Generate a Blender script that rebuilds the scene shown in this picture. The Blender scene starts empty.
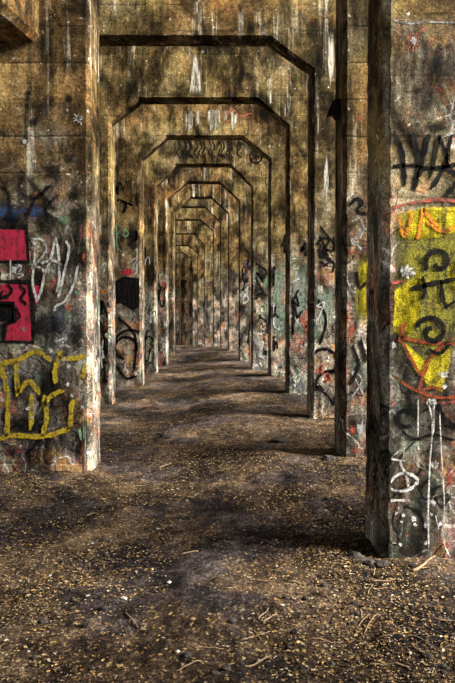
import bpy, bmesh, math, random
from mathutils import Vector, noise as mnoise
R = random.Random(7)
scene = bpy.context.scene
C = scene.collection

# ---------------------------------------------------------------- camera
W, H, F = 455.0, 683.0, 583.0          # image size and focal length in pixels
EYE = 1.5                               # eye height
SP = 2.39                               # distance between portals
PITCH = math.radians(0.9)               # nearly level: the verticals hardly lean
CY = 318.0 + F * math.tan(PITCH)        # optical centre, the lens is shifted a little
cam = bpy.data.cameras.new('camera'); camo = bpy.data.objects.new('camera', cam); C.objects.link(camo)
cam.sensor_fit = 'VERTICAL'; cam.sensor_height = 36.0; cam.lens = 36.0 * F / H
cam.shift_y = (CY - H / 2) / H
cam.clip_start = 0.05; cam.clip_end = 400
camo.location = (0, 0, EYE); camo.rotation_euler = (math.pi / 2 - PITCH, 0, 0)
scene.camera = camo

# ---------------------------------------------------------------- world, sun, exposure
world = bpy.data.worlds.new('overcast_sky'); scene.world = world; world.use_nodes = True
bg = world.node_tree.nodes['Background']
bg.inputs[0].default_value = (0.93, 0.97, 1.0, 1); bg.inputs[1].default_value = 1.15
sun = bpy.data.lights.new('hazy_sun', 'SUN'); sun.energy = 22.5; sun.angle = math.radians(28); sun.color = (1.0, 0.93, 0.82)
suno = bpy.data.objects.new('hazy_sun', sun); C.objects.link(suno)
suno.rotation_euler = (math.radians(60), 0, math.radians(78.5))   # low from the right, a little behind the camera
vs = scene.view_settings
vs.view_transform = 'Standard'; vs.look = 'None'; vs.gamma = 1.0; vs.use_curve_mapping = False
vs.exposure = 0.45

# ---------------------------------------------------------------- helpers
CP, SPN = math.cos(PITCH), math.sin(PITCH)
def ray(u, v):
    a = (u - W / 2) / F; b = -(v - CY) / F
    return Vector((a, CP + b * SPN, -SPN + b * CP))
def on_plane(u, v, Y):                  # pixel -> point on the upright plane at distance Y
    r = ray(u, v); t = Y / r.y
    return Vector((r.x * t, Y, EYE + r.z * t))
def PY(k): return (1.5 + k) * SP        # front face of portal k

def mesh_obj(name, verts, faces, mat, parent=None, smooth=False):
    me = bpy.data.meshes.new(name); me.from_pydata([tuple(v) for v in verts], [], faces); me.update()
    bm = bmesh.new(); bm.from_mesh(me); bmesh.ops.recalc_face_normals(bm, faces=bm.faces); bm.to_mesh(me); bm.free()
    if smooth:
        for p in me.polygons: p.use_smooth = True
    me.materials.append(mat)
    o = bpy.data.objects.new(name, me); C.objects.link(o)
    if parent: o.parent = parent
    return o
def tag(o, label=None, cat=None, group=None, kind=None):
    if label: o['label'] = label
    if cat: o['category'] = cat
    if group: o['group'] = group
    if kind: o['kind'] = kind
    return o
def empty(name, loc):
    o = bpy.data.objects.new(name, None); C.objects.link(o); o.location = loc; o.empty_display_size = .3
    return o

# ---------------------------------------------------------------- node helper
class N:
    def __init__(s, name):
        s.m = bpy.data.materials.new(name); s.m.use_nodes = True
        s.t = s.m.node_tree; s.b = s.t.nodes['Principled BSDF']; s.b.inputs['Roughness'].default_value = .92
        s.b.inputs['Specular IOR Level'].default_value = .06
    def n(s, typ, **kw):
        x = s.t.nodes.new(typ)
        for k, v in kw.items(): setattr(x, k, v)
        return x
    def set(s, sock, v):
        if isinstance(v, bpy.types.NodeSocket): s.t.links.new(v, sock)
        else: sock.default_value = v
    def math(s, op, a, b=0.0, c=0.0, clamp=False):
        x = s.n('ShaderNodeMath', operation=op, use_clamp=clamp)
        s.set(x.inputs[0], a); s.set(x.inputs[1], b); s.set(x.inputs[2], c); return x.outputs[0]
    def step(s, v, a, b):               # smoothstep from a to b
        x = s.n('ShaderNodeMapRange', interpolation_type='SMOOTHSTEP')
        s.set(x.inputs[0], v); x.inputs[1].default_value = a; x.inputs[2].default_value = b; return x.outputs[0]
    def pos(s): return s.n('ShaderNodeNewGeometry').outputs['Position']
    def scale(s, v, sc, off=(0, 0, 0)):
        x = s.n('ShaderNodeMapping'); s.set(x.inputs[0], v); x.inputs['Scale'].default_value = sc; x.inputs['Location'].default_value = off
        return x.outputs[0]
    def noise(s, v, sc, det=6, rough=.6, dist=0, out='Fac'):
        x = s.n('ShaderNodeTexNoise'); s.set(x.inputs['Vector'], v); x.inputs['Scale'].default_value = sc
        x.inputs['Detail'].default_value = det; x.inputs['Roughness'].default_value = rough; x.inputs['Distortion'].default_value = dist
        return x.outputs[out]
    def ramp(s, f, stops, interp='LINEAR'):
        x = s.n('ShaderNodeValToRGB'); r = x.color_ramp; r.interpolation = interp
        while len(r.elements) < len(stops): r.elements.new(.5)
        for e, (p, c) in zip(r.elements, stops): e.position = p; e.color = (*c, 1)
        s.set(x.inputs[0], f); return x.outputs[0]
    def mix(s, f, a, b, mode='MIX'):
        x = s.n('ShaderNodeMix', data_type='RGBA', blend_type=mode)
        s.set(x.inputs[0], f)
        for i, v in ((6, a), (7, b)): s.set(x.inputs[i], v if isinstance(v, bpy.types.NodeSocket) else (*v, 1))
        return x.outputs[2]
    def grey(s, v):
        x = s.n('ShaderNodeCombineColor')
        for i in range(3): s.set(x.inputs[i], v)
        return x.outputs[0]
    def bump(s, h, st, dist, base=None):
        x = s.n('ShaderNodeBump'); x.inputs['Strength'].default_value = st; x.inputs['Distance'].default_value = dist
        s.set(x.inputs['Height'], h)
        if base: s.set(x.inputs['Normal'], base)
        return x.outputs[0]

BOARD = 0.372
def concrete(name, paint=1.0, warm=1.0, zone=2.55, light=1.0):
    m = N(name); p = m.pos()
    sep = m.n('ShaderNodeSeparateXYZ'); m.set(sep.inputs[0], p); z = sep.outputs[2]
    a = m.noise(p, 1.1, 8, .62, .4); b = m.noise(p, 7, 8, .7); c = m.noise(p, 55, 4, .7)
    mixn = m.math('ADD', m.math('MULTIPLY', a, .5), m.math('ADD', m.math('MULTIPLY', b, .32), m.math('MULTIPLY', c, .18)))
    L = light
    col = m.ramp(mixn, [(.30, (.012 * L, .009 * L, .005 * L)), (.43, (.058 * L, .042 * L * warm, .019 * L)), (.52, (.155 * L, .108 * L, .044 * L)),
                        (.60, (.29 * L, .21 * L, .095 * L)), (.72, (.50 * L, .43 * L, .29 * L))])
    tone = m.noise(m.scale(p, (1, 1, 1), (3, 9, 4)), .55, 4, .55)
    col = m.mix(1.0, col, m.ramp(tone, [(.36, (.62, .52, .46)), (.46, (.78, .72, .66)), (.54, (.86, .90, .80)), (.64, (.98, 1.08, 1.35))]), 'MULTIPLY')
    # board bands left by the formwork: every board has its own tone
    zz = m.math('ADD', m.math('DIVIDE', z, BOARD), m.math('MULTIPLY', m.math('SUBTRACT', m.noise(p, 1.6, 3), .5), .12))
    wn = m.n('ShaderNodeTexWhiteNoise', noise_dimensions='2D'); cmb = m.n('ShaderNodeCombineXYZ')
    m.set(cmb.inputs[0], m.math('FLOOR', zz)); m.set(cmb.inputs[1], m.math('FLOOR', m.math('DIVIDE', sep.outputs[1], SP)))
    m.set(wn.inputs['Vector'], cmb.outputs[0])
    col = m.mix(1.0, col, m.grey(m.math('ADD', m.math('MULTIPLY', wn.outputs['Value'], .45), .76)), 'MULTIPLY')
    fr = m.math('FRACT', zz); edge = m.math('MINIMUM', fr, m.math('SUBTRACT', 1.0, fr))
    joint = m.math('SUBTRACT', 1.0, m.step(edge, .012, .05))
    jm = m.math('MULTIPLY', joint, m.step(m.noise(p, 1.7, 4), .45, .6))
    col = m.mix(m.math('MULTIPLY', jm, .34), col, (.012, .01, .007))
    # rust-brown and black water stains, pale lime runs
    sv = m.scale(p, (5.5, 5.5, .38)); s1 = m.noise(sv, 1.0, 6, .65); s2 = m.noise(m.scale(p, (9, 9, .5), (4, 2, 7)), 1.0, 5, .6)
    col = m.mix(m.math('MULTIPLY', m.step(s1, .52, .68), .8), col, (.018, .014, .009))
    lime = m.math('MULTIPLY', m.step(s2, .55, .66), m.step(m.noise(m.scale(p, (1, 1, 1), (9, 1, 3)), 1.1, 4), .46, .58))
    col = m.mix(m.math('MULTIPLY', lime, .75), col, (.50, .46, .37))
    col = m.mix(m.math('MULTIPLY', m.step(m.noise(m.scale(p, (1, 1, 1), (1, 8, 5)), 1.7, 5), .60, .72), .45), col, (.30, .13, .03))
    # painted zone: decades of overlapping paint
    hz = m.math('ADD', z, m.math('MULTIPLY', m.math('SUBTRACT', m.noise(p, 1.3, 5, .7), .5), 4.2))
    g = m.math('MULTIPLY', m.math('SUBTRACT', 1.0, m.step(hz, zone - .9, zone + .9)), paint)
    pn = m.math('ADD', m.math('MULTIPLY', m.noise(m.scale(p, (1, 1, .8), (3, 3, 3)), 3.2, 8, .7, .5), .7), m.math('MULTIPLY', c, .3))
    pc = m.ramp(pn, [(.33, (.010, .010, .011)), (.43, (.055, .05, .045)), (.50, (.15, .13, .105)), (.57, (.27, .25, .215)), (.68, (.50, .49, .44))])
    hue = m.noise(m.scale(p, (1, 1, .8), (11, 5, 2)), 1.9, 4, .6, .8)
    hc = m.ramp(hue, [(.0, (.03, .05, .12)), (.38, (.03, .05, .12)), (.42, (.10, .17, .12)), (.46, (.14, .20, .15)), (.49, (.22, .18, .12)), (.52, (.36, .30, .25)),
                      (.55, (.42, .10, .05)), (.58, (.40, .27, .06)), (.62, (.25, .05, .07)), (.70, (.08, .10, .20))])
    hm = m.step(m.noise(m.scale(p, (1, 1, 1), (6, 7, 1)), 3.4, 7, .72), .46, .58)
    pc = m.mix(m.math('MULTIPLY', hm, .62), pc, hc)
    col = m.mix(m.math('MULTIPLY', g, .88), col, pc)
    # old scribbles: thin winding marks
    for i, (sc, w, cc, st, th) in enumerate(((3.6, .011, (.008, .008, .009), .9, .47), (5.2, .013, (.60, .58, .54), .65, .50), (4.3, .011, (.008, .008, .009), .85, .49),
                                             (4.8, .011, (.42, .07, .05), .7, .54), (6.0, .012, (.30, .34, .25), .6, .51))):
        q = m.scale(p, (1, 1, .75), (i * 3.1 + 1, i * 7.7, i * 2.3))
        ln = m.math('SUBTRACT', 1.0, m.step(m.math('ABSOLUTE', m.math('SUBTRACT', m.noise(q, sc, 1, .4, .6), .5)), w * .5, w * 1.6))
        ms = m.step(m.noise(m.scale(p, (1, 1, 1), (i * 5.3, 2, i)), 1.6, 3), th, th + .05)
        gg = m.math('MULTIPLY', m.math('MULTIPLY', ln, ms), m.math('MULTIPLY', m.math('ADD', g, .04), st))
        col = m.mix(gg, col, cc)
    # paint-ball splats and chips
    for i, (sc, r0, th, cc) in enumerate(((3.3, .09, .75, (.55, .53, .50)), (9, .14, .8, (.5, .48, .44)), (22, .22, .70, (.012, .01, .009)), (16, .2, .80, (.7, .68, .62)), (12, .2, .88, (.5, .12, .1)))):
        v = m.n('ShaderNodeTexVoronoi'); m.set(v.inputs['Vector'], m.mix(.08, m.scale(p, (1, 1, 1), (i, i * 2, 5)), m.noise(p, 26, 3, out='Color')))
        v.inputs['Scale'].default_value = sc
        sc_ = m.n('ShaderNodeSeparateColor'); m.set(sc_.inputs[0], v.outputs['Color'])
        d = m.math('SUBTRACT', 1.0, m.step(v.outputs['Distance'], r0 * .4, r0))
        col = m.mix(m.math('MULTIPLY', m.math('MULTIPLY', d, m.step(sc_.outputs[0], th, th + .02)), .75), col, cc)
    # broad soot and grime
    gn = m.math('ADD', m.math('MULTIPLY', m.noise(m.scale(p, (1, 1, .6), (7, 3, 9)), 2.6, 7, .68, .5), .75), m.math('MULTIPLY', m.noise(m.scale(p, (12, 12, 1.2)), 1.0, 6, .7), .25))
    col = m.mix(1.0, col, m.ramp(gn, [(.39, (.05, .05, .05)), (.47, (.38, .37, .36)), (.53, (1.0, 1.0, 1.0)), (.61, (1.75, 1.7, 1.6))]), 'MULTIPLY')
    # fine pitting
    f = m.noise(p, 130, 3, .75)
    col = m.mix(1.0, col, m.grey(m.math('ADD', m.math('MULTIPLY', m.step(f, .36, .64), 1.15), .42)), 'MULTIPLY')
    f2 = m.noise(p, 34, 4, .75)
    col = m.mix(1.0, col, m.grey(m.math('ADD', m.math('MULTIPLY', m.step(f2, .36, .64), .75), .6)), 'MULTIPLY')
    m.set(m.b.inputs['Base Color'], col)
    h = m.math('ADD', m.math('MULTIPLY', b, .6), m.math('ADD', m.math('MULTIPLY', f, .25), m.math('MULTIPLY', jm, -.2)))
    m.set(m.b.inputs['Normal'], m.bump(h, .9, .03))
    return m.m

def simple(name, c0, c1, sc=14, rough=.8, metal=0.0, bumpd=.004):
    m = N(name); p = m.pos()
    a = m.math('ADD', m.math('MULTIPLY', m.noise(p, sc, 7, .7), .7), m.math('MULTIPLY', m.noise(p, sc * 7, 3, .7), .3))
    m.set(m.b.inputs['Base Color'], m.ramp(a, [(.38, c0), (.62, c1)]))
    m.b.inputs['Roughness'].default_value = rough; m.b.inputs['Metallic'].default_value = metal
    m.set(m.b.inputs['Normal'], m.bump(a, .8, bumpd)); return m.m

def spray(name, c, soft=.45, wear=.35, dens=.96):
    m = N(name); p = m.pos()
    at = m.n('ShaderNodeAttribute', attribute_name='edge'); e = at.outputs['Fac']     # 0 in the middle of a stroke, 1 at its rim
    nz = m.noise(p, 45, 5, .75); n2 = m.noise(p, 9, 5, .7)
    e2 = m.math('ADD', e, m.math('ADD', m.math('MULTIPLY', m.math('SUBTRACT', nz, .5), .8), m.math('MULTIPLY', m.math('SUBTRACT', n2, .42), .9)))
    al = m.math('SUBTRACT', 1.0, m.step(e2, 1.0 - soft, 1.0))
    al = m.math('MULTIPLY', al, m.math('SUBTRACT', dens, m.math('MULTIPLY', m.step(m.math('ADD', m.math('MULTIPLY', n2, .6), m.math('MULTIPLY', nz, .4)), .5, .62), wear)))
    d = m.noise(p, 110, 3, .7)
    col = m.mix(1.0, c, m.grey(m.math('ADD', m.math('MULTIPLY', m.step(d, .36, .64), .9), .35)), 'MULTIPLY')
    gr = m.math('ADD', m.math('MULTIPLY', m.noise(p, 14, 8, .8), .6), m.math('MULTIPLY', m.noise(m.scale(p, (30, 30, 3)), 1.0, 5, .7), .4))
    col = m.mix(m.math('MULTIPLY', m.step(gr, .46, .60), .82), col, (.02, .018, .015))
    m.set(m.b.inputs['Base Color'], col)
    m.set(m.b.inputs['Alpha'], al); return m.m

def lime_mat(name):
    m = N(name); p = m.pos()
    e = m.n('ShaderNodeAttribute', attribute_name='edge').outputs['Fac']
    s1 = m.noise(m.scale(p, (40, 40, 2.5)), 1.0, 6, .7); n2 = m.noise(p, 30, 5, .75)
    a = m.math('MULTIPLY', m.math('SUBTRACT', 1.0, m.step(m.math('ADD', e, m.math('MULTIPLY', m.math('SUBTRACT', n2, .5), .8)), .2, 1.0)), m.math('ADD', m.math('MULTIPLY', m.step(s1, .42, .58), .8), .15))
    m.set(m.b.inputs['Base Color'], m.ramp(n2, [(.35, (.35, .32, .24)), (.6, (.72, .69, .6))])); m.set(m.b.inputs['Alpha'], a); return m.m
M = {
    'coralsoft': spray('faded_red_paint', (.45, .10, .07), soft=1.0, wear=.6, dens=.75),
    'mint': spray('faded_mint_paint', (.26, .33, .27), soft=1.0, wear=.85, dens=.75),
    'greensoft': spray('faded_green_paint', (.16, .30, .18), soft=.9, wear=.6, dens=.7),
    'lime': lime_mat('pale_lime_crust'),
    'concrete': concrete('graffitied_concrete'),
    'plain': concrete('bare_ochre_concrete', paint=.25, zone=2.0, light=1.1),
    'black': spray('black_spray_paint', (.003, .003, .004), soft=.22, wear=.06, dens=.98),
    'haze': spray('thin_black_overspray', (.008, .008, .008), soft=1.0, wear=.3, dens=.8),
    'white': spray('white_spray_paint', (.62, .62, .60), wear=.45),
    'greyw': spray('thin_white_paint', (.45, .46, .46), soft=.7, wear=.55, dens=.8),
    'pink': spray('crimson_pink_spray_paint', (.50, .03, .075), soft=.2, wear=.3),
    'coral': spray('coral_spray_paint', (.50, .13, .09), wear=.45),
    'yellow': spray('yellow_spray_paint', (.50, .37, .03), soft=.35, wear=.4),
    'lemon': spray('bright_yellow_fill_paint', (.72, .60, .03), soft=.5, wear=.5),
    'wash': spray('thin_yellow_wash', (.42, .38, .04), soft=1.0, wear=.9, dens=.52),
    'olive': spray('green_grey_fill_paint', (.085, .085, .05), soft=.8, wear=.7),
    'orange': spray('orange_spray_paint', (.75, .27, .03), wear=.25),
    'rust': spray('rust_red_spray_paint', (.26, .055, .02), wear=.25),
    'blue': spray('blue_spray_paint', (.04, .09, .22), soft=1.0, wear=.7, dens=.85),
    'green': spray('pale_green_spray_paint', (.22, .38, .24), soft=.6, wear=.6),
    'steel': simple('black_steel', (.004, .004, .004), (.02, .018, .016), rough=.7),
    'rail': simple('rusty_dark_steel', (.015, .011, .008), (.07, .04, .022), rough=.75),
    'bark': simple('dead_twig_bark', (.07, .045, .028), (.26, .18, .11), 30),
    'palewood': simple('split_pale_wood', (.10, .07, .042), (.26, .19, .12), 30),
    'stone': simple('dark_stone', (.010, .009, .008), (.06, .052, .046), 30, bumpd=.012),
    'palestone': simple('pale_stone', (.16, .15, .14), (.42, .40, .37), 20),
}

# ---------------------------------------------------------------- portals: measured outlines (pixels on the front face)
# k: Lx, Lcorner_y, TLx, top_y, TRx, Rx, Rcorner_y, Lbottom_y, Rbottom_y   (None: out of frame, taken from the portal's usual height)
ZC, ZT = 5.10, 5.63
def wz(k, z): return z                   # usual heights in metres
SPEC = {
    -2: (None, None, None, None, None, None, None, None, None),
    -1: (None, None, None, None, None, None, None, None, None),
    0: (-106, None, None, None, None, 388.5, None, 592, 557),
    1: (87.5, None, None, None, None, 346, None, 472, 457),
    2: (54, 68, 97, 35, 270, 314, 68, 430, 418),
    3: (109, 122, 139, 97, 258, 289.5, 125, 405, 394),
    4: (140, 159, 166, 135, 243, 271, 158, 387, 377),
    5: (154.5, 186, 176, 163.5, 231, 253, 186, 373, 370),
    6: (166, 199, 186, 181, 220, 240, 200, 366, 361),
    7: (173, 213, 190, 196.5, 212, 229, 213, 354, 350),
    8: (161, 222, 175, 206, 205, 221, 222, 351, 347.5),
    9: (157, 231, 169, 219, 200.5, 214, 231, 349, 347),
    10: (153, 244, 164, 233, 194, 205, 244, 348, 347),
    11: (150, 253, 159, 245, 188.5, 198, 253, 347, 347),
    12: (147, 259, 156, 252, 183, 193, 259, 346.5, 346.5),
}
T = 0.46; LT = 0.30; CH = 0.040
PORT = {}
for k, s in SPEC.items():
    Y = PY(k); Lx, Lc, TL, Ty, TR, Rx, Rc, Lb, Rb = s
    if Lx is None:                      # out of view, added to shape the light: same size as its neighbour
        bl, br = Vector((-2.1, Y, -.06)), Vector((1.35, Y, 0))
    else: bl = on_plane(Lx, Lb, Y); br = on_plane(Rx, Rb, Y)
    if Lc is None:
        cl, cr = Vector((bl.x, Y, ZC)), Vector((br.x, Y, ZC)); tl, tr = Vector((bl.x + .62, Y, ZT)), Vector((br.x - .62, Y, ZT))
    else:
        cl, cr, tl, tr = on_plane(Lx, Lc, Y), on_plane(Rx, Rc, Y), on_plane(TL, Ty, Y), on_plane(TR, Ty, Y)
        cl.x = bl.x; cr.x = br.x
    PORT[k] = dict(Y=Y, bl=bl, br=br, cl=cl, cr=cr, tl=tl, tr=tr)
YEND = PY(13)
zend = on_plane(184, 345.5, YEND).z

# ---------------------------------------------------------------- ground
CTRL = [(q['bl'].x, q['Y'], q['bl'].z) for q in PORT.values()] + [(q['br'].x, q['Y'], q['br'].z) for q in PORT.values()]
CTRL += [(q['bl'].x - 3, q['Y'], q['bl'].z) for q in PORT.values()] + [(q['br'].x + 3, q['Y'], q['br'].z + .05) for q in PORT.values()]
CTRL += [(x, y, -.03 + .012 * x) for x in (-4, -2, 0, 2, 4) for y in (-1, 1, 2.4)] + [(x, YEND, zend) for x in (-5, -3, -1, 1, 3)]
def ground_base(x, y):
    sw = 1e-9; sz = 0
    for cx, cy, cz in CTRL:
        d2 = ((x - cx) / 1.25) ** 2 + ((y - cy) / 1.0) ** 2
        if d2 < 40:
            w = math.exp(-d2) + 1e-7 / (1 + d2); sw += w; sz += w * cz
    return sz / sw
GX0, GX1, GY0, GY1, GS = -12.0, 12.0, -4.0, 40.0, .25
_nx = int((GX1 - GX0) / GS) + 2; _ny = int((GY1 - GY0) / GS) + 2
_tab = [[ground_base(GX0 + i * GS, GY0 + j * GS) for i in range(_nx)] for j in range(_ny)]
def ground_z(x, y):
    u = min(max((x - GX0) / GS, 0), _nx - 2.001); v = min(max((y - GY0) / GS, 0), _ny - 2.001)
    i, j = int(u), int(v); fu, fv = u - i, v - j
    z = (_tab[j][i] * (1 - fu) + _tab[j][i + 1] * fu) * (1 - fv) + (_tab[j + 1][i] * (1 - fu) + _tab[j + 1][i + 1] * fu) * fv
    z += .035 * mnoise.noise(Vector((x * 1.3, y * 1.3, 3))) + .022 * mnoise.noise(Vector((x * 4, y * 4, 7))) + .013 * mnoise.noise(Vector((x * 11, y * 11, 1))) + .008 * mnoise.noise(Vector((x * 24, y * 24, 4)))
    return z

def dirt():
    m = N('trodden_dirt_and_leaf_litter'); p = m.pos()
    a = m.noise(p, .9, 5, .6, .3); b = m.noise(p, 6, 9, .8); c = m.noise(p, 45, 5, .85)
    f = m.math('ADD', m.math('MULTIPLY', a, .34), m.math('ADD', m.math('MULTIPLY', b, .34), m.math('MULTIPLY', c, .32)))
    col = m.ramp(f, [(.42, (.002, .0018, .0017)), (.47, (.011, .009, .0087)), (.52, (.045, .036, .033)), (.57, (.13, .107, .096)), (.65, (.40, .34, .30))])
    # ochre chips of leaves trodden into the soil
    v = m.n('ShaderNodeTexVoronoi'); m.set(v.inputs['Vector'], m.mix(.05, m.scale(p, (1, .8, 1)), m.noise(p, 30, 2, out='Color'))); v.inputs['Scale'].default_value = 38
    sc = m.n('ShaderNodeSeparateColor'); m.set(sc.inputs[0], v.outputs['Color'])
    d = m.math('SUBTRACT', 1.0, m.step(v.outputs['Distance'], .2, .42))
    fine = m.noise(p, 130, 3, .8)
    col = m.mix(1.0, col, m.grey(m.math('ADD', m.math('MULTIPLY', m.step(fine, .38, .62), 1.3), .3)), 'MULTIPLY')
    area = m.step(m.noise(m.scale(p, (1, 1, 1), (2, 7, 1)), 1.3, 5, .7), .43, .56)
    chip = m.ramp(sc.outputs[1], [(0, (.10, .06, .02)), (.4, (.30, .19, .07)), (.8, (.48, .34, .15)), (1, (.55, .47, .33))])
    col = m.mix(1.0, col, m.mix(area, (.80, .80, .90), (1.45, 1.2, .86)), 'MULTIPLY')
    col = m.mix(m.math('MULTIPLY', m.math('MULTIPLY', d, m.step(sc.outputs[0], .4, .45)), m.math('ADD', m.math('MULTIPLY', area, .7), .12)), col, chip)
    m.set(m.b.inputs['Base Color'], col)
    m.set(m.b.inputs['Normal'], m.bump(m.math('ADD', m.math('MULTIPLY', b, .6), m.math('MULTIPLY', c, .4)), 1.0, .09))
    return m.m
M['dirt'] = dirt()
ys = []; y = -3.0
while y < 38: ys.append(y); y += max(.022, .006 * abs(y)) if y > 1.5 else .25
xs = []; x = -11.0
while x < 11: xs.append(x); x += .028 if abs(x) < 2.6 else .2
verts = [(x, y, ground_z(x, y)) for y in ys for x in xs]
nx = len(xs)
faces = [(j * nx + i, j * nx + i + 1, (j + 1) * nx + i + 1, (j + 1) * nx + i) for j in range(len(ys) - 1) for i in range(nx - 1)]
floor = mesh_obj('floor', verts, faces, M['dirt'], smooth=True)
tag(floor, 'uneven trodden dirt floor running through the portals', None, kind='structure')

# ---------------------------------------------------------------- portal builder
ZTOP = 8.2
def jit(x, y, z, a): return a * mnoise.noise(Vector((x * 9, y * 9, z * 9))) + a * .6 * mnoise.noise(Vector((x * 31, y * 31, z * 31)))

def build_pier(k, side, root):
    q = PORT[k]; Y = q['Y']
    b, c = (q['bl'], q['cl']) if side < 0 else (q['br'], q['cr'])
    out = b.x + (3.6 if side > 0 else -6.5 if k < 7 else -1.6)  # unseen left reach sized for side light: long near, short far
    zb = min(b.z, ground_z(out, Y + T / 2)) - .35
    zs = set([round(zb, 4), round(c.z, 4)]); z = math.ceil(zb / .09) * .09
    while z < c.z - .03:
        if z > zb + .03: zs.add(round(z, 4))
        z += .09
    groove = set(); z = math.ceil(zb / BOARD) * BOARD
    while z < c.z - .03:
        if z > zb + .03:
            zs = set(v for v in zs if abs(v - z) > .014 or v in (round(zb, 4), round(c.z, 4)))
            zs |= {round(z - .012, 4), round(z, 4), round(z + .012, 4)}; groove.add(round(z, 4))
        z += BOARD
    zs = sorted(zs); V = []; Fc = []
    for z in zs:
        g = .0012 if z in groove else 0.0
        j = jit(b.x, Y, z, .011) if zb < z < c.z else 0; ch = CH + abs(jit(b.x + 5, Y, z, .014))
        xb = b.x + side * j; xi = xb - side * CH
        V += [(out, Y + g, z), (xb + side * (ch - CH), Y + g, z), (xi, Y + ch, z), (xi, Y + T - CH, z), (xb, Y + T, z), (out, Y + T, z)]
    n = 6
    for i in range(len(zs) - 1):
        for a in range(n): Fc.append((i * n + a, i * n + (a + 1) % n, (i + 1) * n + (a + 1) % n, (i + 1) * n + a))
    Fc.append(tuple(range(n))); Fc.append(tuple((len(zs) - 1) * n + a for a in range(n)))
    ox = root.location
    o = mesh_obj('pier', [(v[0] - ox.x, v[1] - ox.y, v[2] - ox.z) for v in V], Fc, M['concrete'], root)
    return o

def build_lintel(k, root):
    q = PORT[k]; Y = q['Y']; ox = root.location
    corner = [q['cl'], q['tl'], q['tr'], q['cr']]
    # inner outline: the front outline shifted towards the opening
    def off(d):
        cl, tl, tr, cr = corner
        return [Vector((cl.x + d, 0, cl.z - 0)), Vector((tl.x + d * .45, 0, tl.z - d)), Vector((tr.x - d * .45, 0, tr.z - d)), Vector((cr.x - d, 0, cr.z - 0))]
    fo, fi = [Vector((c.x, 0, c.z)) for c in corner], off(CH)
    P, I = [], []
    for s in range(3):
        m = max(4, int((fo[s + 1] - fo[s]).length / .09))
        for i in range(m + (s == 2)):
            t = i / m; a = fo[s].lerp(fo[s + 1], t); b = fi[s].lerp(fi[s + 1], t)
            if not (s == 0 and i == 0) and not (s == 2 and i == m):
                w = jit(a.x, Y, a.z, .012); a = a + Vector((0, 0, w)); b = b + Vector((0, 0, w * .6))
            P.append(a); I.append(b)
    xo0, xo1 = q['bl'].x - (6.5 if k < 7 else 1.6), q['br'].x + 3.6
    V = []; Fc = []
    rows = []
    def add(x, y, z): V.append((x - ox.x, y - ox.y, z - ox.z)); return len(V) - 1
    L0 = [add(xo0, Y, fo[0].z), add(xo0, Y, ZTOP), add(xo0, Y + LT, fo[0].z), add(xo0, Y + LT, ZTOP)]
    R0 = [add(xo1, Y, fo[3].z), add(xo1, Y, ZTOP), add(xo1, Y + LT, fo[3].z), add(xo1, Y + LT, ZTOP)]
    for a, b in zip(P, I):
        rows.append((add(a.x, Y, a.z), add(b.x, Y + CH, b.z), add(b.x, Y + LT - CH, b.z), add(a.x, Y + LT, a.z), add(a.x, Y, ZTOP), add(a.x, Y + LT, ZTOP)))
    for r, s in zip(rows[:-1], rows[1:]):
        Fc += [(r[4], s[4], s[0], r[0]), (r[0], s[0], s[1], r[1]), (r[1], s[1], s[2], r[2]), (r[2], s[2], s[3], r[3]), (r[3], s[3], s[5], r[5]), (r[5], s[5], s[4], r[4])]
    a, b = rows[0], rows[-1]
    Fc += [(L0[0], L0[1], a[4], a[0]), (L0[2], L0[3], a[5], a[3]), (L0[1], L0[3], a[5], a[4]), (L0[0], L0[2], L0[3], L0[1]), (L0[0], a[0], a[1], a[2], a[3], L0[2])]
    Fc += [(R0[0], R0[1], b[4], b[0]), (R0[2], R0[3], b[5], b[3]), (R0[1], R0[3], b[5], b[4]), (R0[0], R0[2], R0[3], R0[1]), (R0[0], b[0], b[1], b[2], b[3], R0[2])]
    return mesh_obj('lintel', V, Fc, M['concrete'], root)

LABELS = {
    -2: 'second unseen concrete portal wall, added to shape the light, before the one with the yellow piece',
    -1: 'first unseen concrete portal wall, added to shape the light, before the one with the yellow piece',
    0: 'concrete portal wall whose pier carries the big yellow graffiti piece',
    1: 'concrete portal wall with crimson block letters and a yellow outline tag on its pier',
    2: 'tall concrete portal wall right behind the one with crimson block letters',
    3: 'second concrete portal wall behind the one with crimson block letters',
    4: 'concrete portal wall with a solid black patch painted on its pier',
    5: 'first concrete portal wall behind the one with the black painted patch',
    6: 'concrete portal wall with a blue and white tag on its narrow pier',
    7: 'first concrete portal wall beyond the pier with the blue and white tag',
    8: 'second concrete portal wall beyond the pier with the blue and white tag',
    9: 'fourth concrete portal wall counted from the barred end wall',
    10: 'third concrete portal wall counted from the barred end wall',
    11: 'second concrete portal wall counted from the barred end wall',
    12: 'dark concrete portal wall directly before the barred end wall',
}
PIER = {}
for k in SPEC:
    q = PORT[k]; cx = (q['bl'].x + q['br'].x) / 2
    root = empty('concrete_portal', (cx, q['Y'] + T / 2, min(q['bl'].z, q['br'].z)))
    tag(root, LABELS[k], 'portal', 'row of concrete portal walls')
    q['root'] = root
    PIER[k, -1] = build_pier(k, -1, root); PIER[k, 1] = build_pier(k, 1, root)
    q['lintel'] = build_lintel(k, root)

# ---------------------------------------------------------------- added shade slab over the portals, bracing beam, end wall
def box_verts(x0, x1, y0, y1, z0, z1):
    return [(x0, y0, z0), (x1, y0, z0), (x1, y1, z0), (x0, y1, z0), (x0, y0, z1), (x1, y0, z1), (x1, y1, z1), (x0, y1, z1)]
BOXF = [(0, 3, 2, 1), (4, 5, 6, 7), (0, 1, 5, 4), (1, 2, 6, 5), (2, 3, 7, 6), (3, 0, 4, 7)]

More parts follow.
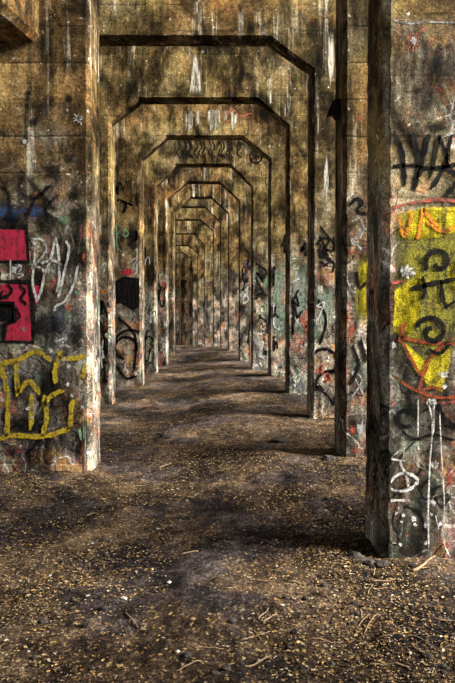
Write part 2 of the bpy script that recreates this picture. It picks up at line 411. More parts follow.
added_slab = mesh_obj('shade_slab', box_verts(-9.5, 1.1, PY(-2) - .6, PY(4) + T + .3, ZTOP + .004, ZTOP + .45), BOXF, M['plain'])  # unseen slab added to block light, ends early so far portals stay bright
tag(added_slab, 'unseen concrete slab added above the portal walls to shape the light', None, kind='structure')
# bracing beam from the first wall to the pier behind it; its lower edges are chamfered
p1 = on_plane(39.5, 42, PY(1)); y0 = PY(0) + T + .004; y1 = PY(1) - .004
sh = math.tan(math.radians(11.6)) * (y1 - y0)
prof = [(0, .06), (0, 1.5), (-1.1, 1.5), (-1.1, .06), (-1.04, 0), (-.06, 0)]
V = []; steps = 24
for i in range(steps + 1):
    t = i / steps; yy = y0 + (y1 - y0) * t; dx = -sh * (1 - t)
    for a, (px, pz) in enumerate(prof):
        w = jit(a, yy, 2.2, .012) if a in (0, 5) else 0
        V.append((px + dx + w, yy - y1, pz + w))
Fc = [(i * 6 + a, i * 6 + (a + 1) % 6, (i + 1) * 6 + (a + 1) % 6, (i + 1) * 6 + a) for i in range(steps) for a in range(6)]
Fc += [tuple(range(6)), tuple(steps * 6 + a for a in range(6))]
beam = mesh_obj('bracing_beam', V, Fc, M['plain']); beam.location = (p1.x, y1, p1.z)
tag(beam, 'stout ochre concrete bracing beam high above the crimson block letters', 'beam')

# black broken steel plate sticking out of the jamb
k = 1; yb = PY(1) + .12
c0 = [(341, 98), (333, 100), (329.5, 108), (327, 116), (332.5, 113.5), (336.5, 119), (341, 116)]
pts = [on_plane(u, v, yb) for u, v in c0]; jx = PORT[1]['br'].x - CH
o3 = Vector((jx, yb, pts[0].z))
V = []
for dy in (0, .07):
    for p in pts: V.append((min(p.x, jx + .004) - o3.x, dy, p.z - o3.z))
n = len(pts); Fc = [tuple(range(n)), tuple(range(2 * n - 1, n - 1, -1))] + [(i, (i + 1) % n, n + (i + 1) % n, n + i) for i in range(n)]
br = mesh_obj('steel_bracket', V, Fc, M['steel']); br.location = o3
tag(br, 'broken black steel bracket jutting from a pier edge', 'bracket')

# end wall with a doorway-height dark recess and steel rails
ew0 = PORT[12]['bl'].x - 2.2; ew1 = PORT[12]['br'].x + 3.2
wb = mesh_obj('wall_back', box_verts(ew0, ew1, YEND, YEND + .4, zend - .4, ZTOP), BOXF, M['concrete'])
tag(wb, 'graffitied end wall closing the row of portals', None, kind='structure')
e0 = on_plane(172, 345, YEND - .12); e1 = on_plane(196, 345, YEND - .12)
fence = empty('steel_railing', ((e0.x + e1.x) / 2, YEND - .12, zend)); tag(fence, 'dark steel railing with two rails and upright bars before the end wall', 'railing')
def fpart(name, x0, x1, z0, z1, th):
    f = fence.location
    return mesh_obj(name, box_verts(x0 - f.x, x1 - f.x, -th / 2, th / 2, z0 - f.z, z1 - f.z), BOXF, M['rail'], fence)
for v in (278, 301.5):
    zr = on_plane(184, v, YEND - .12).z; fpart('rail', e0.x - .6, e1.x + .6, zr - .05, zr + .05, .06)
for i in range(6):
    xx = e0.x - .5 + (e1.x - e0.x + 1.0) * i / 5; fpart('upright_bar', xx - .035, xx + .035, zend - .12, on_plane(184, 258, YEND).z, .08)

# ---------------------------------------------------------------- graffiti: thin coats of paint on the walls
def catmull(pts, n=7):
    if len(pts) < 3: 
        return [pts[0].lerp(pts[-1], i / n) for i in range(n + 1)]
    P = [pts[0] * 2 - pts[1]] + pts + [pts[-1] * 2 - pts[-2]]; out = []
    for i in range(1, len(P) - 2):
        p0, p1, p2, p3 = P[i - 1:i + 3]
        for j in range(n):
            t = j / n
            out.append(.5 * ((2 * p1) + (p2 - p0) * t + (2 * p0 - 5 * p1 + 4 * p2 - p3) * t * t + (3 * p1 - p0 - 3 * p2 + p3) * t ** 3))
    out.append(pts[-1]); return out
class Paint:
    def __init__(s, k): s.k = k; s.V = []; s.F = []; s.E = []; s.cut = []
    def _v(s, x, z, e, lay): s.V.append((x, PORT[s.k]['Y'] - .0012 * lay, z)); s.E.append(e); return len(s.V) - 1
    def ribbon(s, P, w, lay, taper=False):          # P: 2-D points in metres
        n = len(P); prev = None; v0, f0 = len(s.V), len(s.F)
        for i, p in enumerate(P):
            d = (P[min(i + 1, n - 1)] - P[max(i - 1, 0)]); d = d.normalized() if d.length > 1e-9 else Vector((1, 0))
            nn = Vector((-d.y, d.x)); ww = w * (1 - .6 * i / n if taper else 1) * (1 + .15 * math.sin(i * 1.7))
            if i == 0: p = p - d * w * .6
            if i == n - 1: p = p + d * w * .6
            e = 1.0 if i in (0, n - 1) else 0.0
            cur = [s._v(*(p + nn * ww), 1.0, lay), s._v(*p, e, lay), s._v(*(p - nn * ww), 1.0, lay)]
            if prev: s.F += [(prev[0], prev[1], cur[1], cur[0]), (prev[1], prev[2], cur[2], cur[1])]
            prev = cur
        s.cut.append((v0, len(s.V), f0, len(s.F))); return s
    def stroke(s, px, w, lay=3, smooth=True, taper=False):   # px: pixels of the photograph, on this wall's front face
        Y = PORT[s.k]['Y']; P = [Vector((q.x, q.z)) for q in (on_plane(u, v, Y) for u, v in px)]
        P = catmull(P) if smooth else P
        return s.ribbon(P, w * .75 * Y / F, lay, taper)
    def fill(s, px, lay=1, rim=.3):
        Y = PORT[s.k]['Y']; P = [Vector((q.x, q.z)) for q in (on_plane(u, v, Y) for u, v in px)]
        D = []; v0, f0 = len(s.V), len(s.F)
        for i in range(len(P)):
            for j in range(4): D.append(P[i].lerp(P[(i + 1) % len(P)], j / 4))
        c = sum(P, Vector((0, 0))) / len(P); n = len(D)
        a = [s._v(*(p + (p - c).normalized() * .008 * mnoise.noise(Vector((p.x * 40, p.y * 40, 0)))), 1.0, lay) for p in D]; b = [s._v(*p.lerp(c, rim), 0.0, lay) for p in D]; m = s._v(*c, 0.0, lay)
        for i in range(n):
            j = (i + 1) % n; s.F += [(a[i], a[j], b[j], b[i]), (b[i], b[j], m)]
        s.cut.append((v0, len(s.V), f0, len(s.F))); return s
    def blob(s, u, v, r, lay=2, ry=None, spikes=0):
        pts = []
        for i in range(14):
            t = i / 14 * 6.283; rr = 1 + R.uniform(-.2, .2) + (R.random() * spikes if i % 2 else 0)
            pts.append((u + r * rr * math.cos(t), v + (ry or r) * rr * math.sin(t)))
        return s.fill(pts, lay, .75)
    def done(s, side, mat, label=None, name='paint_stroke', join=False):
        l = PORT[s.k]['root'].location; par = PIER[s.k, side] if side else PORT[s.k]['lintel']
        cuts = [(0, len(s.V), 0, len(s.F))] if join else s.cut
        q = PORT[s.k]
        if side > 0: s.V = [(max(x, q['br'].x + .012), y, z) for x, y, z in s.V]     # paint ends at the pier's edge
        if side < 0: s.V = [(min(x, q['bl'].x - .012), y, z) for x, y, z in s.V]
        for v0, v1, f0, f1 in cuts:
            if max(v[0] for v in s.V[v0:v1]) - min(v[0] for v in s.V[v0:v1]) < .008: continue
            me = bpy.data.meshes.new(name); me.from_pydata([(v[0] - l.x, v[1] - l.y, v[2] - l.z) for v in s.V[v0:v1]], [], [tuple(a - v0 for a in f) for f in s.F[f0:f1]]); me.update()
            at = me.attributes.new('edge', 'FLOAT', 'POINT'); at.data.foreach_set('value', s.E[v0:v1])
            me.materials.append(M[mat]); o = bpy.data.objects.new(name, me); C.objects.link(o); o.parent = par
            if label: o['label'] = label
            if join: o['kind'] = 'stuff'
def zoom(ox, oy, sc, pts): return [(ox + a / sc, oy + b / sc) for a, b in pts]
def arc(cx, cy, r, a0, a1, n=9, k=1.0):
    return [(cx + r * (1 + (k - 1) * i / n) * math.cos(math.radians(a0 + (a1 - a0) * i / n)), cy + r * (1 + (k - 1) * i / n) * math.sin(math.radians(a0 + (a1 - a0) * i / n))) for i in range(n + 1)]

# --- pier with the big yellow piece (portal 0)
A = lambda pts: zoom(320, 190, 3.25, pts)
Paint(0).fill(A([(228, 90), (300, 55), (480, 45), (520, 200), (500, 420), (439, 560), (405, 668), (330, 640), (235, 570), (215, 400)]), 1).done(1, 'olive', 'green-grey ground coat of the big piece', 'paint_fill')
Paint(0).fill(A([(232, 80), (330, 55), (490, 48), (500, 300), (439, 560), (405, 668), (320, 620), (235, 480), (222, 300)]), 2, .5).done(1, 'wash', 'thin yellow wash', 'paint_fill')
p = Paint(0)
p.fill(A([(243, 75), (330, 52), (490, 48), (490, 130), (380, 160), (250, 165)]), 2)
p.fill(A([(238, 325), (262, 300), (330, 255), (338, 300), (325, 420), (300, 475), (265, 480), (232, 470)]), 2)
p.fill(A([(268, 490), (300, 520), (345, 560), (440, 480), (430, 560), (400, 665), (345, 640), (300, 580)]), 2)
p.fill(A([(400, 250), (460, 210), (500, 300), (470, 340), (420, 330)]), 2)
p.done(1, 'lemon', 'bright yellow fill', 'paint_fill')
Paint(0).stroke(A([(205, 85), (225, 62), (290, 45), (380, 32), (440, 38), (520, 60)]), 3.0, 4).stroke(A([(215, 70), (222, 110), (205, 130)]), 2.6, 4).stroke(A([(225, 305), (270, 295)]), 3, 4).done(1, 'coral', 'coral outline arching over the piece')
p = Paint(0)
p.stroke(A([(255, 90), (272, 150), (290, 110), (298, 70)]), 3.2, 5); p.stroke(A([(318, 160), (328, 100), (335, 60)]), 3.2, 5); p.stroke(A([(335, 62), (360, 95), (385, 120)]), 3.2, 5); p.stroke(A([(345, 105), (400, 135), (450, 115)]), 3, 5)
p.done(1, 'orange', 'orange letters')
p = Paint(0)
p.stroke(A([(272, 432), (265, 470), (258, 490)]), 3.5, 6); p.stroke(A([(258, 482), (290, 540), (322, 600), (350, 555), (390, 510), (440, 470)]), 3.2, 6, smooth=False)
p.stroke(A([(262, 480), (350, 495), (450, 500)]), 3.5, 6); p.stroke(A([(360, 545), (335, 600), (318, 652), (360, 640), (415, 645)]), 3.2, 6, smooth=False)
p.stroke(A([(218, 590), (260, 620), (320, 655), (400, 675), (500, 660)]), 2.6, 6); p.stroke(A([(195, 345), (200, 420), (190, 470)]), 2, 6)
p.done(1, 'rust', 'rust-red arrow strokes')
p = Paint(0)
p.stroke(A(arc(385, 235, 46, 150, 500, 14, .35)), 4, 7); p.stroke(A(arc(362, 462, 52, 200, 620, 18, .25)), 4, 7)
p.stroke(A([(298, 322), (360, 305), (450, 288)]), 3.6, 7); p.stroke(A([(330, 285), (340, 325), (330, 355)]), 3.2, 7); p.stroke(A([(388, 285), (395, 340), (405, 382), (450, 350)]), 3.6, 7, smooth=False); p.stroke(A([(350, 520), (390, 530), (420, 500)]), 3, 7)
p.done(1, 'black', 'black spirals and cross strokes')
A = lambda pts: zoom(320, 0, 3.37, pts)
p = Paint(0)
p.stroke(A([(245, 445), (275, 510), (285, 628)]), 4, 3); p.stroke(A([(222, 565), (300, 558), (380, 568), (470, 552)]), 3.2, 3); p.stroke(A([(310, 450), (330, 540), (318, 640)]), 4.2, 3)
p.stroke(A([(365, 455), (345, 540), (330, 600)]), 4, 3); p.stroke(A([(400, 455), (370, 605)]), 3.6, 3); p.stroke(A([(400, 462), (425, 540), (375, 640)]), 3.6, 3); p.stroke(A([(440, 455), (430, 560), (470, 600), (425, 660)]), 3.8, 3)
p.done(1, 'black', 'black handwritten letters')
Paint(0).blob(*A([(395, 215)])[0], 8, 2, 22).blob(*A([(330, 305)])[0], 10, 2, 6).blob(*A([(390, 430)])[0], 14, 2, 8).done(1, 'haze', 'smears of black overspray', 'paint_smear')
Paint(0).stroke(A([(245, 68), (300, 80), (360, 74), (470, 78)]), 1.8, 2).stroke(A([(242, 0), (240, 60)]), 1.4, 2).stroke(A([(390, 470), (430, 455), (460, 430)]), 2, 2).done(1, 'greyw', 'pale lime line', 'lime_streak')
p = Paint(0)
c = A([(316, 138)])[0]; p.blob(*c, 4, 3, 5, .5)
for i in range(11):
    t = i * .571; p.stroke([c, (c[0] + R.uniform(6, 11) * math.cos(t), c[1] + R.uniform(7, 13) * math.sin(t))], 1.0, 3)
p.done(1, 'coral', 'pale coral paint splat', 'paint_splat'); Paint(0).blob(*c, 3.2, 5, 4, .9).done(1, 'white', 'white heart of the splat', 'paint_splat')
A = lambda pts: zoom(320, 390, 3.37, pts)
p = Paint(0)
p.stroke(A([(292, 178), (262, 210), (235, 232), (312, 240)]), 2.6, 4, smooth=False); p.stroke(A([(268, 240), (290, 290), (298, 325)]), 2.4, 4)
p.stroke(A([(232, 312), (262, 285), (300, 282), (328, 305), (300, 335), (262, 340), (228, 328)]), 2.8, 4); p.stroke(A([(222, 372), (305, 370)]), 2.6, 4)
p.done(1, 'white', 'thin white handwritten letters')
p = Paint(0)
p.blob(*A([(375, 42)])[0], 7, 5, 4, .4); p.stroke(A([(362, 35), (378, 110), (370, 250), (364, 400), (366, 535)]), 1.5, 5); p.stroke(A([(330, 20), (330, 160)]), 1.1, 5); p.stroke(A([(383, 45), (382, 150)]), 1.2, 5); p.stroke(A([(402, 75), (408, 200), (418, 380), (415, 470)]), 1.0, 5); p.stroke(A([(388, 420), (400, 470)]), 1, 5)
p.done(1, 'white', 'white paint drips', 'paint_drip')
p = Paint(0)
for c, r in ((A([(385, 252)])[0], 4), (A([(330, 195)])[0], 1.6)): p.blob(*c, r, 6, None, .9)
for (a, b), r in (((280, 265), 5.5), ((400, 600), 4), ((235, 505), 3), ((405, 640), 2.6), ((300, 270), 3), ((190, 258), 2.2)):
    c = (320 + a / 3.25, 190 + b / 3.25); p.blob(*c, r, 8, None, .9)
for i in range(12): p.blob(R.uniform(392, 450), R.uniform(500, 548), R.uniform(1, 2.6), 4, None, .6)
p.done(1, 'white', 'white paintball splats', 'paint_splat')
Paint(0).stroke(A(arc(290, 95, 28, 60, 320, 8)), 3, 4).stroke(A([(275, 140), (320, 165), (380, 150), (450, 170)]), 2.4, 4).stroke(A([(395, 50), (420, 100), (470, 130)]), 4, 4).done(1, 'black', 'black loop')
Paint(0).stroke(A([(405, 45), (470, 38)]), 3, 5).blob(*A([(428, 523)])[0], 4.5, 5, 3).blob(*A([(440, 300)])[0], 5, 3, 12).done(1, 'coralsoft', 'red paint remains', 'paint_smear')
# --- pier with crimson block letters (portal 1)
A = lambda pts: zoom(0, 200, 3.79, pts)
Paint(1).blob(8, 214, 24, 1, 14).blob(35, 212, 14, 1, 9).done(-1, 'blue', 'faded blue patch', 'paint_smear')
p = Paint(1)
p.fill(A([(-60, 110), (98, 110), (104, 230), (60, 236), (-60, 232)]), 2, .1); p.fill(A([(-60, 320), (75, 315), (150, 325), (145, 395), (118, 400), (118, 475), (120, 535), (20, 535), (28, 480), (60, 455), (60, 400), (50, 390), (-60, 390)]), 2, .06)
p.done(-1, 'pink', 'crimson block letters', 'paint_fill')
p = Paint(1)
p.stroke(A([(-60, 106), (100, 104), (108, 235), (-60, 238)]), 4, 3, smooth=False); p.stroke(A([(-60, 312), (110, 312), (125, 400), (125, 540), (-40, 540)]), 4, 3, smooth=False)
p.stroke(A([(-60, 395), (50, 395), (55, 460), (20, 470), (20, 535)]), 5, 3, smooth=False); p.fill(A([(-50, 392), (48, 395), (55, 462), (-50, 460)]), 3, .1)
p.stroke(A([(10, 345), (0, 375), (25, 360)]), 2, 4)
p.done(-1, 'black', 'thick black outline of the block letters')
p = Paint(1)
for s in ([(120, 150), (135, 180), (128, 260), (125, 320), (140, 380)], [(118, 150), (160, 150), (175, 190), (140, 240), (120, 260)], [(120, 250), (165, 265), (160, 330), (140, 385)],
          [(210, 150), (190, 230), (165, 290)], [(155, 240), (200, 230), (235, 245)], [(210, 140), (222, 200), (225, 300), (215, 350)], [(250, 155), (262, 190), (240, 290), (222, 370)], [(295, 250), (280, 320), (245, 385), (215, 400), (205, 420)]):
    p.stroke(A(s), 2.3, 5)
p.done(-1, 'white', 'white handwritten letters')
Paint(1).stroke(A([(60, 250), (80, 250), (65, 275), (90, 285), (70, 295)]), 1.6, 4).stroke(A([(40, 225), (40, 300)]), 1.2, 4).blob(*A([(60, 265)])[0], 5, 4, 4, .6).done(-1, 'white', 'small white scribble')
p = Paint(1)
for c, r in (((245, 75), 6), ((290, 350), 3), ((120, 240), 3), ((90, 490), 2.4), ((235, 20), 3)): p.blob(*A([c])[0], r, 4, None, .9)
p.done(-1, 'greensoft', 'pale green splats', 'paint_splat')
p = Paint(1)
for c, r in (((335, 15), 4), ((305, 110), 4), ((320, 215), 4), ((330, 290), 5), ((310, 130), 3), ((325, 235), 3)): p.blob(*A([c])[0], r * .8, 4, r * 1.4, .6)
p.done(-1, 'coralsoft', 'coral dabs near the edge', 'paint_smear')
A = lambda pts: zoom(0, 330, 3.03, pts)
p = Paint(1)
for s in ([(-30, 105), (50, 92), (110, 66), (155, 92)], [(0, 108), (18, 160), (25, 240), (22, 320)], [(48, 95), (55, 200)], [(55, 190), (88, 156), (122, 192)], [(95, 195), (95, 300)], [(132, 200), (142, 260), (130, 320)],
          [(185, 62), (168, 120), (170, 160)], [(190, 180), (150, 205), (135, 230)], [(180, 88), (230, 85), (272, 78), (262, 110), (245, 150)], [(218, 212), (212, 300)], [(212, 298), (130, 322), (30, 320), (-30, 345)]):
    p.stroke(A(s), 4.2, 5)
p.done(-1, 'yellow', 'mustard-yellow outline letters')
p = Paint(1)
for c in ((195, 90), (210, 110), (205, 165), (218, 197), (250, 233), (85, 237), (98, 265), (155, 62), (65, 350), (8, 212)): p.blob(*A([c])[0], R.uniform(1.6, 2.6), 7, None, .8)
p.stroke(A([(280, 150), (282, 420)]), 1.6, 3); p.stroke(A([(262, 190), (258, 420)]), 1, 3); p.stroke(A([(294, 100), (296, 430)]), 1.6, 3)
p.done(-1, 'white', 'white splats and drips', 'paint_splat')
Paint(1).stroke(A([(262, 260), (250, 330), (240, 300)]), 3, 4).stroke(A([(258, 270), (262, 330)]), 2, 4).done(-1, 'green', 'pale green scrawl')
Paint(1).stroke(A([(272, 180), (270, 420)]), 1.6, 4).stroke(A([(250, 300), (252, 425)]), 1.2, 4).done(-1, 'rust', 'red-brown drips', 'paint_drip')
A = lambda pts: zoom(0, 0, 3.03, pts)
p = Paint(1)
for s in ([(85, 280), (80, 350), (82, 440)],): p.stroke(A(s), 4, 2)
p.blob(*A([(85, 280)])[0], 4, 2); p.blob(*A([(102, 372)])[0], 7, 2); p.blob(*A([(210, 298)])[0], 6, 2); p.blob(*A([(210, 480)])[0], 8, 2); p.blob(*A([(155, 520)])[0], 12, 2); p.blob(*A([(230, 590)])[0], 9, 2, 10)
p.done(-1, 'haze', 'black overspray spots', 'paint_smear')
p = Paint(1)
for s in ([(-20, 560), (20, 580), (30, 640), (10, 670)], [(70, 530), (60, 580), (110, 600), (150, 560)], [(80, 535), (130, 590), (170, 640)], [(160, 560), (110, 600), (80, 660)], [(0, 540), (40, 610)], [(170, 590), (140, 640), (180, 670)]):
    p.stroke(A(s), 5, 3)
p.done(-1, 'haze', 'blurred black scrawl')
p = Paint(1); c = A([(238, 358)])[0]; p.blob(*c, 3.5, 3, None, .5)
for i in range(8):
    t = i * .785; p.stroke([c, (c[0] + R.uniform(4, 7) * math.cos(t), c[1] + R.uniform(4, 10) * max(math.sin(t), -.5))], .9, 3)
p.blob(*A([(75, 430)])[0], 2.4, 3, None, .7); p.done(-1, 'white', 'white paint splat with runs', 'paint_splat')
Paint(1).stroke(A([(265, 575), (270, 640)]), 2.5, 3).blob(*A([(252, 525)])[0], 2, 3, None, .6).done(-1, 'coralsoft', 'pink dabs', 'paint_smear')
p = Paint(1)
for u, v, rx, ry in ((45, 328, 26, 18), (18, 388, 16, 22), (76, 335, 14, 22), (46, 226, 20, 16), (8, 268, 14, 8), (66, 262, 12, 22), (50, 385, 14, 20), (30, 425, 30, 12), (78, 215, 12, 18), (10, 222, 24, 10)): p.blob(u, v, rx, 1, ry)
p.done(-1, 'haze', 'sooty black overspray', 'paint_smear')
Paint(1).stroke(zoom(0, 200, 3.79, [(75, 325), (95, 345), (80, 375), (100, 395)]), 2.4, 4).stroke(zoom(0, 200, 3.79, [(60, 410), (75, 440), (60, 455)]), 2.4, 4).stroke(zoom(0, 200, 3.79, [(30, 320), (45, 345), (20, 375)]), 2.2, 4).done(-1, 'black', 'black strokes across the block letters')
# R pier of portal 1
Paint(1).fill([(356, 254), (364, 251), (380, 258), (380, 335), (360, 335), (353, 315), (353, 285)], 2, .5).done(1, 'wash', 'yellow paint', 'paint_fill')
Paint(1).fill([(358, 262), (364, 258), (378, 264), (378, 318), (361, 320), (356, 300)], 2, .5).done(1, 'lemon', 'brighter yellow paint', 'paint_fill')
Paint(1).stroke([(352, 222), (358, 216), (363, 230), (355, 245), (351, 238), (362, 250)], 2, 3).stroke([(352, 240), (366, 228)], 1.6, 3).stroke([(350, 400), (362, 380), (352, 372), (364, 395)], 1.8, 3).blob(360, 430, 5, 3, 9).done(1, 'greyw', 'thin white scribble')
Paint(1).blob(352, 252, 5, 3, 2.5).blob(360, 118, 3, 3, None, .9).blob(353, 430, 4, 3, 6, .5).blob(357, 449, 5, 3, 5, .5).blob(352, 330, 4, 3, 9).done(1, 'coralsoft', 'red-pink dabs', 'paint_smear')
Paint(1).stroke([(350, 205), (356, 199), (362, 203), (357, 211), (366, 214)], 3, 4).stroke([(356, 272), (360, 288), (366, 282)], 2.4, 4).stroke([(352, 345), (358, 365), (350, 385)], 3, 4).stroke([(360, 340), (366, 362)], 3, 4).done(1, 'black', 'black scribble')
# --- pier of portal 2 (beside the dark jamb)
p = Paint(2)
for s in ([(319, 236), (324, 246), (320, 258)], [(322, 238), (329, 240), (325, 250), (331, 262)], [(318, 250), (329, 255)], [(321, 262), (328, 266)]): p.stroke(s, 1.8, 3)
p.stroke(arc(324, 362, 13, 140, 420, 12), 2.6, 3); p.stroke(arc(330, 385, 14, 160, 330, 8), 2.6, 3); p.stroke([(318, 300), (326, 320), (320, 345)], 2.2, 3)
p.done(1, 'black', 'black tag and loops')
Paint(2).blob(326, 180, 3, 2, 30).blob(331, 60, 5, 2, 30).blob(320, 290, 4, 2, 6, .5).blob(328, 320, 3, 2, 8).done(1, 'lime', 'pale lichen stains', 'lime_streak')
# --- lintels: lime runs and scribbles
p = Paint(2)
p.stroke([(196, 2), (196, 14)], 3, 2); p.done(0, 'lime', 'pale lime run', 'lime_streak')
p = Paint(3)   # lintel seen through the tall portal
p.fill([(195, 48), (199, 60), (203, 95.5), (188.5, 95.5), (192, 60)], 2, .5); p.stroke([(270, 78), (271, 104)], 2.6, 2); p.stroke([(285, 104), (285.5, 117)], 1.2, 2)
p.done(0, 'lime', 'fan-shaped pale lime run', 'lime_streak')
p = Paint(4)
for i in range(18):
    u = R.uniform(183, 236); p.stroke([(u, 112 + R.uniform(-3, 3)), (u + R.uniform(-1, 1), 121 + R.uniform(0, 11))], R.uniform(1.4, 3.2), 2)
p.done(0, 'lime', 'row of pale lime runs', 'lime_streak')
p = Paint(4); p.stroke([(222, 117), (233, 110), (240, 116), (252, 113)], 1.2, 3); p.blob(228, 121, 2, 3); p.done(0, 'coral', 'red scribble')
p = Paint(5)
for i in range(14):
    u = 178 + i * 4.5 + R.uniform(-2, 2); p.stroke([(u, 140 + R.uniform(-2, 2)), (u + 2, 147), (u - 1, 153), (u + 3, 158)], 1.0, 3)
p.stroke(arc(256, 157, 6, 0, 400, 10), 1.2, 3); p.stroke([(250, 160), (264, 154)], 1, 3)
p.done(0, 'black', 'lines of small black writing', 'small_writing', True)
# --- black patch (portal 4, left pier)
Paint(4).fill([(114, 281), (124, 276), (141, 278), (141, 306), (133, 311), (122, 304), (112, 303)], 2, .12).done(-1, 'black', 'solid black painted patch', 'paint_fill')
p = Paint(4); p.stroke(arc(126, 348, 11, 100, 380, 10), 2.2, 3); p.stroke(arc(130, 345, 15, 180, 330, 8), 2, 3); p.stroke([(118, 318), (128, 326), (136, 340), (134, 372)], 2, 3); p.stroke([(116, 365), (126, 378), (136, 376)], 2, 3)
p.done(-1, 'black', 'black looping outline')
Paint(4).blob(128, 272, 6, 2, 4).done(-1, 'pink', 'dark pink patch', 'paint_smear')
Paint(3).stroke(arc(104, 356, 7, 60, 300, 8), 1.6, 3).stroke([(102, 300), (108, 320), (104, 340)], 1.6, 3).done(-1, 'black', 'black curl')
Paint(3).blob(104, 292, 4, 2, 3).done(-1, 'orange', 'orange dab', 'paint_smear')
Paint(3).stroke([(106, 320), (108, 350)], 2.4, 3).done(-1, 'yellow', 'yellow stroke')
Paint(3).fill([(291, 262), (308, 258), (308, 330), (300, 345), (291, 332)], 1, .5).done(1, 'mint', 'faded mint patch', 'paint_fill')
Paint(4).fill([(272, 258), (286, 256), (286, 345), (272, 350)], 1, .5).done(1, 'mint', 'faded mint patch', 'paint_fill')
Paint(2).fill([(315, 285), (336, 285), (336, 330), (315, 325)], 1, .5).done(1, 'mint', 'faded mint patch', 'paint_fill')
# --- blue and white tag (portal 6, right pier)
Paint(6).stroke([(244, 262), (246, 270), (243, 278)], 2.2, 3).stroke([(247, 261), (247, 272), (244, 284)], 2, 3).done(1, 'blue', 'blue tag')
Paint(6).stroke([(244, 284), (246, 292), (248, 300), (243, 304)], 1.6, 3).stroke([(248, 286), (243, 300)], 1.4, 3).done(1, 'white', 'white tag')
# --- small hand-styles on the remaining pier faces
def scribble(k, side, u0, u1, v0, v1, mat, n=3, w=1.6):
    p = Paint(k)
    for i in range(n):
        u, v = R.uniform(u0, u1), R.uniform(v0, v1); pts = []
        for j in range(R.randint(4, 7)):
            pts.append((min(max(u, u0), u1), v)); u += R.uniform(-.7, .7) * (u1 - u0); v += R.uniform(-9, 13)
        p.stroke(pts, w, 3 + i)
    p.done(side, mat, None, 'small_tag', True)
for k, side, u0, u1, v0, v1 in ((2, 1, 317, 334, 230, 400), (3, 1, 293, 306, 235, 380), (4, 1, 274, 285, 240, 365), (5, 1, 256, 267, 245, 360), (6, 1, 243, 250, 245, 350), (3, -1, 101, 107, 240, 390),
                            (4, -1, 117, 137, 190, 270), (5, -1, 145, 153, 230, 360), (6, -1, 158, 165, 240, 355)):
    sc = {2: 1.8, 3: 1.7, 4: 1.4, 5: 1.2, 6: 1.0}[k]
    scribble(k, side, u0, u1, v0, v1, 'black', 4, sc); scribble(k, side, u0, u1, v0 + 20, v1, 'white', 2, sc * .8); scribble(k, side, u0, u1, v0 + 30, v1, R.choice(['coral', 'green', 'rust', 'orange']), 2, sc)

# ---------------------------------------------------------------- litter on the ground
def ground_at(u, v, it=8):
    Y = 5.0; r = ray(u, v); z = 0
    for _ in range(it):
        t = (EYE - z) / -r.z; x, y = r.x * t, r.y * t; z = ground_z(x, y)
    return Vector((x, y, z))
lit = bpy.data.meshes.new('leaf_litter'); V = []; Fc = []; COL = []
PAL = [(.34, .215, .095), (.36, .26, .14), (.22, .13, .06), (.13, .08, .045), (.08, .055, .036), (.42, .36, .26), (.04, .03, .023), (.28, .20, .12), (.36, .22, .07), (.20, .16, .13)]
def in_wall(x, y):
    for q in PORT.values():
        if q['Y'] - .03 < y < q['Y'] + T + .03 and (x < q['bl'].x + CH + .03 or x > q['br'].x - CH - .03): return True
    return False
cnt = 0; tries = 0
while cnt < 110000 and tries < 500000:
    tries += 1
    y = 1.9 + 18 * R.random() ** 1.5; x = R.uniform(-1, 1) * (1.0 + .42 * y)
    x = max(-4.5, min(4.5, x))
    if in_wall(x, y): continue
    d = mnoise.noise(Vector((x * .9, y * .9, 5))) + .6 * mnoise.noise(Vector((x * 3.1, y * 3.1, 9)))
    trail = math.exp(-((x + .25 - .06 * y) / .6) ** 2) * (.55 if y < 5.5 else .2)
    if R.random() > .55 + .6 * d - trail + .12 * (x > .6): continue
    s = R.uniform(.003, .0095) * (1.0 if R.random() < .9 else 1.7); a = R.uniform(0, 6.283); asp = R.uniform(.25, .7)
    ca, sa = math.cos(a), math.sin(a); z = ground_z(x, y) + .003; n0 = len(V); lift = R.uniform(0, .7) * s
    for (px, py, pz) in ((-1, 0, 0), (-.2, -asp, lift), (.5, -asp * .7, lift), (1, 0, lift * .6), (.5, asp * .7, lift * .3), (-.2, asp, lift * .9)):
        V.append((x + s * (px * ca - py * sa), y + s * (px * sa + py * ca), z + pz))
    Fc += [(n0, n0 + 1, n0 + 2, n0 + 3), (n0, n0 + 3, n0 + 4, n0 + 5)]
    c = R.choice(PAL); f = R.uniform(.25, .95); COL += [(c[0] * f, c[1] * f, c[2] * f, 1)] * 6; cnt += 1
lit.from_pydata(V, [], Fc); lit.update()
ca_ = lit.color_attributes.new('leaf', 'FLOAT_COLOR', 'POINT'); ca_.data.foreach_set('color', [c for q in COL for c in q])
mm = N('dry_leaves'); at = mm.n('ShaderNodeAttribute', attribute_name='leaf'); mm.set(mm.b.inputs['Base Color'], at.outputs['Color'])
lit.materials.append(mm.m); lo = bpy.data.objects.new('leaf_litter', lit); C.objects.link(lo)
tag(lo, 'dry ochre and brown leaf scraps scattered over the dirt', 'leaf litter', kind='stuff')

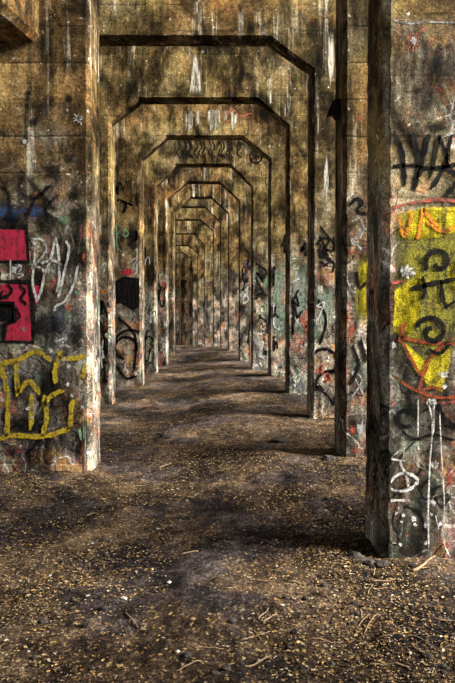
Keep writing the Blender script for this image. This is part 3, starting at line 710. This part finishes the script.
def twig(u, v, ang, ln, rad, mat, label):
    g = ground_at(u, v); n = 7; V = []; Fc = []; pts = []
    for i in range(n):
        t = i / (n - 1) - .5; x = g.x + ln * t * math.cos(ang) + .018 * ln * math.sin(t * 7 + u); y = g.y + ln * t * math.sin(ang)
        pts.append(Vector((x, y, ground_z(x, y) + rad * 1.1)))
    for i, p in enumerate(pts):
        d = (pts[min(i + 1, n - 1)] - pts[max(i - 1, 0)]).normalized(); s = d.cross(Vector((0, 0, 1))).normalized(); w = s.cross(d); r = rad * (1 - .55 * i / n)
        for a in range(6):
            t = a / 6 * 6.283; V.append(p + (s * math.cos(t) + w * math.sin(t)) * r - g)
    for i in range(n - 1):
        for a in range(6): Fc.append((i * 6 + a, i * 6 + (a + 1) % 6, i * 6 + 6 + (a + 1) % 6, i * 6 + 6 + a))
    Fc += [tuple(range(6)), tuple((n - 1) * 6 + a for a in range(6))]
    o = mesh_obj('twig', V, Fc, M[mat], smooth=True); o.location = g
    return tag(o, label, 'twig', 'twigs lying on the dirt')
named = [((424, 566), .75, .26, .010, 'bark', 'stout brown stick leaning across the dirt at the foot of the yellow piece pier'),
         ((190, 553), .1, .11, .006, 'palewood', 'short pale stick lying alone on the grey trodden path'),
         ((165, 466), .5, .14, .008, 'bark', 'brown stick lying off the foot of the crimson letters pier')]
for (u, v), a, l, r, m_, lb in named: twig(u, v, a, l, r, m_, lb)
for i in range(44):
    if i < 26: u, v = R.uniform(250, 450), R.uniform(560, 675)
    else: u, v = R.uniform(10, 330), R.uniform(480, 675)
    if in_wall(*ground_at(u, v).xy): continue
    pale = R.random() < .45
    twig(u, v, R.uniform(-1.2, 1.4), R.uniform(.06, .17), R.uniform(.0022, .0048), 'palewood' if pale else 'bark',
         'thin pale split twig lying flat among leaf scraps' if pale else 'thin brown twig lying flat among leaf scraps')

def stone(u, v, r, mat, label, group, flat=.6, name='stone'):
    g = ground_at(u, v); bm = bmesh.new(); bmesh.ops.create_icosphere(bm, subdivisions=2, radius=1)
    s = R.uniform(0, 50)
    for q in bm.verts:
        f = 1 + .45 * mnoise.noise(q.co * 1.3 + Vector((s, 0, 0))); q.co = Vector((q.co.x * r * f * 1.2, q.co.y * r * f, q.co.z * r * f * flat + r * flat * .45))
    me = bpy.data.meshes.new(name); bm.to_mesh(me); bm.free(); me.materials.append(M[mat])
    o = bpy.data.objects.new(name, me); C.objects.link(o); o.location = g
    return tag(o, label, 'stone', group)
stone(124, 599, .016, 'palestone', 'single white pebble on the dark trodden dirt', None)
stone(281, 442, .10, 'stone', 'low dark clod of earth on the ochre dirt between the piers', None, .35, 'earth_clod')
stone(169, 437, .11, 'stone', 'flat dark clod of earth near the pier with the black curl', None, .3, 'earth_clod')
stone(329, 459, .06, 'stone', 'dark rubble lump at the foot of the pier with yellow and red dabs', None, .5, 'rubble_lump')
for i in range(9): stone(356 + (i % 5) * 6 + R.uniform(-2, 2), 553 + (i % 5) * 2.2 + R.uniform(0, 8), R.uniform(.012, .035), 'stone', 'broken dark rubble at the foot of the yellow piece pier', 'rubble by the pier')
for i in range(60):
    u, v = R.uniform(5, 450), 470 + 205 * R.random() ** .8; g = ground_at(u, v)
    if in_wall(g.x, g.y): continue
    pl = R.random() < .18
    stone(u, v, R.uniform(.006, .012) if pl else R.uniform(.008, .02), 'palestone' if pl else 'stone', 'tiny pale pebble pressed into the dirt' if pl else 'small dark stone pressed into the dirt', 'pebbles on the dirt')
